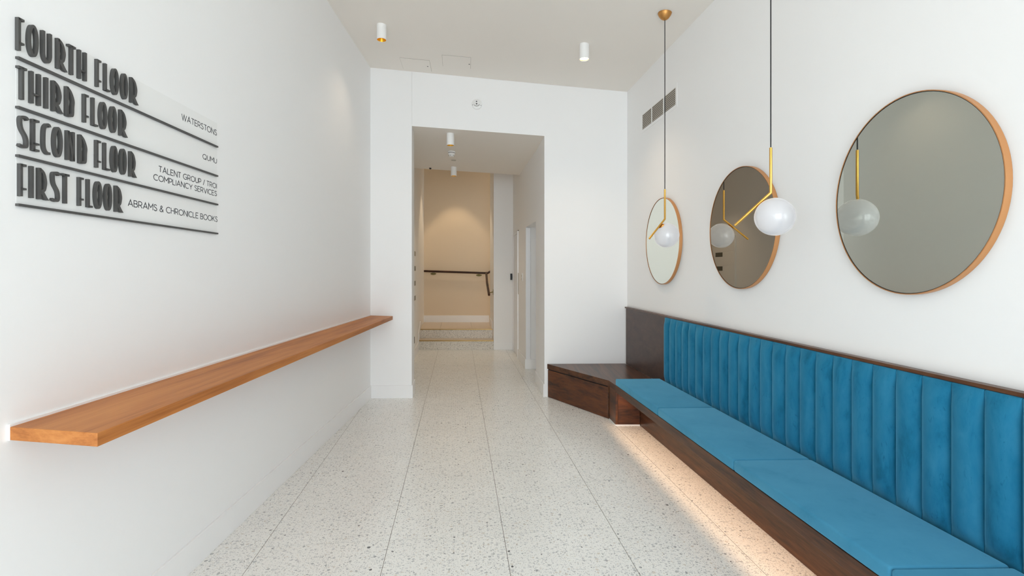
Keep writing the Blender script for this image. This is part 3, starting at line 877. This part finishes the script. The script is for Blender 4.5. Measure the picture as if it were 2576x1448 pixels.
# ------------------------------------------------------------------ ceiling downlights
def downlight(x, y, cf, bulb, label, power, color, depth=0.041, br=0.0225):
    z = cf(x, y)
    r = thing('downlight', label, 'lamp', (x, y, z), 'white cylinder ceiling downlights')
    R, H_ = 0.0435, 0.134
    sx = (cf(x + 0.1, y) - z) / 0.1; sy = (cf(x, y + 0.1) - z) / 0.1
    m = MB()
    n = 36
    prof = [(R, 0.0), (R, -H_), (R - 0.003, -H_), (R - 0.003, -H_ + 0.045), (0.001, -H_ + 0.050), (0.001, -0.0005)]
    m.lathe(prof[:4], (x, y, z), n)
    for v in m.v[:n]:
        v.z += sx * (v.x - x) + sy * (v.y - y)
    # no end caps inside: drop the two n-gons
    m.f = [f for f in m.f if len(f) == 4]
    m.build('housing', M_WHITE_METAL, r, smooth=True, auto=50)
    m = MB().lathe([(R - 0.0032, -H_ + 0.001), (br - 0.0005, -H_ + depth + 0.001)], (x, y, z), n)
    m.f = [f for f in m.f if len(f) == 4]
    m.build('reflector', M_GOLD_REF, r, smooth=True)
    MB().lathe([(0.0, -H_ + depth), (br, -H_ + depth), (br, -H_ + depth + 0.004), (0.0, -H_ + depth + 0.004)], (x, y, z), 24).build('bulb', bulb, r)
    if power:
        spot('downlight_beam', (x, y, z - H_ - 0.004), power, color, 110, 1.0, 0.03)
WARM = (1.0, 0.80, 0.58)
downlight(-1.170, 4.530, main_ceil, M_BULB_Y, 'white cylinder downlight on the main ceiling near the left wall', 8, WARM, 0.030, 0.028)
downlight(0.657, 4.588, main_ceil, M_BULB_W, 'white cylinder downlight on the main ceiling near the right wall, glowing brightest', 40, WARM, 0.006, 0.0375)
downlight(-0.703, 5.764, hall_ceil, M_GOLD_REF, 'white cylinder downlight just inside the doorway head, gold interior unlit', 0, WARM)
downlight(-0.879, 7.619, hall_ceil, M_BULB_Y, 'white cylinder downlight at the far end of the hall ceiling', 26, WARM, 0.014, 0.034)
# the stairwell's own ceiling lamp, above the hall ceiling line
spot('stairwell_lamp', (-1.15, 9.75, 3.78), 60, (1.0, 0.78, 0.52), 66, 0.35, 0.03)

# ------------------------------------------------------------------ small fittings
# air vent on the right wall
v = thing('air_vent', 'white louvred air vent high on the right wall near the corner', 'vent', BF(4.77, 0.0) + (2.81,))
y0, y1, z0, z1 = 4.343, 5.198, 2.808, 3.018
m = MB()
RB(m, y0, y1, 0.0005, 0.0035, z1 - 0.03, z1); RB(m, y0, y1, 0.0005, 0.0035, z0, z0 + 0.03)
RB(m, y0, y0 + 0.035, 0.0005, 0.0035, z0 + 0.03, z1 - 0.03); RB(m, y1 - 0.035, y1, 0.0005, 0.0035, z0 + 0.03, z1 - 0.03)
m.build('frame', M_WALL, v)
RB(MB(), y0 + 0.035, y1 - 0.035, 0.0004, 0.0012, z0 + 0.03, z1 - 0.03).build('duct_back', M_VENT_IN, v)
for i in range(9):
    zc_ = z0 + 0.038 + i * 0.0168
    a, b = y0 + 0.036, y1 - 0.036
    MB().hexa([BF(a, 0.0014) + (zc_ + 0.005,), BF(b, 0.0014) + (zc_ + 0.005,), BF(b, 0.0036) + (zc_ - 0.003,), BF(a, 0.0036) + (zc_ - 0.003,),
               BF(a, 0.0014) + (zc_ + 0.009,), BF(b, 0.0014) + (zc_ + 0.009,), BF(b, 0.0036) + (zc_ + 0.0045,), BF(a, 0.0036) + (zc_ + 0.0045,)]).build('slat', M_VENT, v)
for f in (1 / 3, 2 / 3):
    yc = y0 + (y1 - y0) * f
    RB(MB(), yc - 0.010, yc + 0.010, 0.0038, 0.005, z0 + 0.03, z1 - 0.03).build('mullion', M_WHITE_METAL, v)

# dome camera over the doorway
cxx, czz = (1199.5 - 1288) / 1270 * 5.56, 1.4 + (680 - 261) / 1270 * 5.56
cyy = PL[1] + (PR[1] - PL[1]) * (cxx - PL[0]) / (PR[0] - PL[0])
cm = thing('dome_camera', 'small white dome security camera above the doorway', 'camera', (cxx, cyy, czz))
toY = Matrix.Rotation(PI / 2, 4, 'X')      # turn axis towards the room (-y)
MB().lathe([(0.0, 0.0005), (0.057, 0.0005), (0.057, 0.012), (0.053, 0.018), (0.040, 0.020), (0.0, 0.020)], (cxx, cyy, czz), 36, toY).build('base', M_WHITE_METAL, cm, smooth=True)
R = 0.041
prof = [(R * math.cos(PI / 2 * i / 10), 0.020 + R * math.sin(PI / 2 * i / 10)) for i in range(11)]; prof[-1] = (0.0, 0.020 + R)
MB().lathe(prof, (cxx, cyy, czz + 0.008), 32, toY).build('dome', M_WHITE_METAL, cm, smooth=True)
dcz = czz + 0.008
for dx, dz, rr, mt in ((0, 0.004, 0.0075, M_BLACK), (0, -0.0155, 0.0095, M_BLACK), (-0.0095, -0.012, 0.0062, M_WHITE_METAL), (0.0095, -0.012, 0.0062, M_WHITE_METAL)):
    dep = 0.020 + math.sqrt(R * R - dx * dx - dz * dz)
    k = 0.001 if mt is M_BLACK else 0.002
    MB().lathe([(0.0, -0.006), (rr, -0.006), (rr * .92, k), (0.0, k)], (cxx + dx, cyy - dep, dcz + dz), 16, toY).build('lens', mt, cm)
MB().tube([(cxx + 0.0375 * math.sin(a), cyy - 0.038, dcz - 0.0375 * math.cos(a)) for a in [x * 0.12 for x in range(-8, 9)]], 0.0018, 6).build('shadow_slot', M_BLACK, cm)
for dx, dz in ((-0.047, -0.012), (0.044, -0.018)):
    MB().box((cxx + dx - 0.0025, cyy - 0.021, czz + dz - 0.004), (cxx + dx + 0.0025, cyy - 0.0175, czz + dz + 0.004)).build('screw', M_BLACK, cm)

# ceiling access hatches
def hatch(corners, lock, label):
    (ax_, ay_), (bx_, by_), (cx_, cy_), (dx_, dy_) = corners
    mid = (sum(p[0] for p in corners) / 4, sum(p[1] for p in corners) / 4)
    r = thing('access_hatch', label, 'hatch', (mid[0], mid[1], main_ceil(*mid) - 0.003), 'ceiling access hatches')
    def grow(p, k): return (mid[0] + (p[0] - mid[0]) * k, mid[1] + (p[1] - mid[1]) * k)
    lo = lambda d: (lambda x, y: main_ceil(x, y) - d)
    MB().prism([grow(p, 1.012) for p in corners], lo(0.0012), lo(0.0003)).build('gap', M_GAP, r)
    MB().prism(corners, lo(0.0035), lo(0.0012)).build('leaf', M_CEIL, r)
    MB().lathe([(0.0, 0), (0.007, 0), (0.007, 0.002), (0.0, 0.002)], (lock[0], lock[1], main_ceil(*lock) - 0.0055), 14).build('lock', M_BLACK, r)
hatch([(-1.157, 5.209), (-0.855, 5.219), (-0.877, 5.502), (-1.181, 5.492)], (-0.896, 5.367), 'square ceiling access hatch nearer the left wall')
hatch([(-0.701, 5.058), (-0.414, 5.062), (-0.440, 5.342), (-0.729, 5.334)], (-0.442, 5.222), 'square ceiling access hatch right of its twin, above the doorway')

# smoke detector, flush disc and small black sensor on the hall ceiling
x, y = -0.794, 6.631; z = hall_ceil(x, y)
sd = thing('smoke_detector', 'white smoke detector on the hall ceiling between two downlights', 'detector', (x, y, z))
MB().lathe([(0.0, 0.001), (0.050, 0.001), (0.050, -0.014), (0.046, -0.017), (0.0, -0.017)], (x, y, z), 28).build('base', M_WHITE_METAL, sd, smooth=True)
MB().lathe([(0.045, -0.017), (0.045, -0.023), (0.0, -0.023)], (x, y, z), 28).build('gap', M_BLACK, sd)
MB().lathe([(0.0, -0.023), (0.045, -0.023), (0.043, -0.040), (0.034, -0.048), (0.031, -0.066), (0.0, -0.068)], (x, y, z), 28).build('head', M_WHITE_METAL, sd, smooth=True)
for k in range(6):
    a = k * PI / 3 + 0.3
    MB().tube([(x + 0.0335 * math.cos(a), y + 0.0335 * math.sin(a), z - 0.051), (x + 0.0325 * math.cos(a), y + 0.0325 * math.sin(a), z - 0.062)], 0.003, 6).build('vent_slot', M_BLACK, sd)
x, y = -0.826, 7.138; z = hall_ceil(x, y)
o = MB().lathe([(0.0, 0.0), (0.036, 0.0), (0.034, -0.006), (0.024, -0.008), (0.022, -0.003), (0.0, -0.003)], (x, y, z), 24).build('ceiling_disc', M_VENT, smooth=True)
tag(o, 'small flat grey disc on the hall ceiling behind the smoke detector', 'detector')
x, y = -1.262, 7.80; z = hall_ceil(x, y)
o = MB().lathe([(0.0, 0.0), (0.018, 0.0), (0.016, -0.014), (0.008, -0.02), (0.0, -0.021)], (x, y, z), 16).build('ceiling_sensor', M_BLACK, smooth=True)
tag(o, 'tiny black sensor at the far left edge of the hall ceiling', 'sensor')

# letter boxes on the hall's left wall
mb = thing('letterbox_unit', 'white wall unit of stacked letterboxes on the hall left wall', 'letterbox', HL(7.85) + (0.766,))
y0, y1, z0, z1 = 7.50, 8.38, 0.766, 1.962
def HB(m, ya, yb, o0, o1, za, zb): return m.prism([HL(ya, o0), HL(yb, o0), HL(yb, o1), HL(ya, o1)], za, zb)
HB(MB(), y0, y1, 0.0005, 0.018, z0, z1).build('frame', M_WHITE_METAL, mb, bevel=0.001, seg=1)
hs = (z1 - z0 - 0.03) / 5
for k in range(5):
    za = z0 + 0.015 + k * hs
    dd = HB(MB(), y0 + 0.015, y1 - 0.045, 0.0182, 0.021, za + 0.003, za + hs - 0.003).build('letterbox_door', M_WHITE_METAL, mb, bevel=0.0008, seg=1)
    if k < 4:
        HB(MB(), 7.87, 8.10, 0.0212, 0.0222, za + hs - 0.085, za + hs - 0.012).build('window', M_SLOT, dd)
        HB(MB(), 8.12, 8.27, 0.0212, 0.0220, za + hs - 0.080, za + hs - 0.020).build('name_card', M_TRIM, dd)

o = HB(MB(), 7.93, 8.05, 0.0005, 0.010, 0.245, 0.345).build('wall_socket', M_VENT_IN, bevel=0.001, seg=1)
tag(o, 'small dark socket low on the hall left wall under the letterboxes', 'socket')
rd = thing('card_reader', 'small black card reader at the right edge of the hall end pillar', 'reader', (-0.012, 8.93, 1.235))
MB().box((-0.030, 8.905, 1.235), (0.004, 8.934, 1.345)).build('body', M_BLACK, rd, bevel=0.004)
MB().box((-0.036, 8.928, 1.230), (-0.0305, 8.934, 1.350)).build('back_plate', M_WHITE_METAL, rd)
sw = thing('light_switch', 'white light switch plate on the hall right wall', 'switch', HR(7.6) + (1.24,))
MB().prism([HR(7.56), HR(7.56, 0.008), HR(7.65, 0.008), HR(7.65)], 1.24, 1.36).build('plate', M_WHITE_METAL, sw, bevel=0.001, seg=1)
for k in range(2):
    MB().prism([HR(7.59, 0.0082), HR(7.59, 0.012), HR(7.62, 0.012), HR(7.62, 0.0082)], 1.258 + 0.046 * k, 1.290 + 0.046 * k).build('rocker', M_VENT, sw)
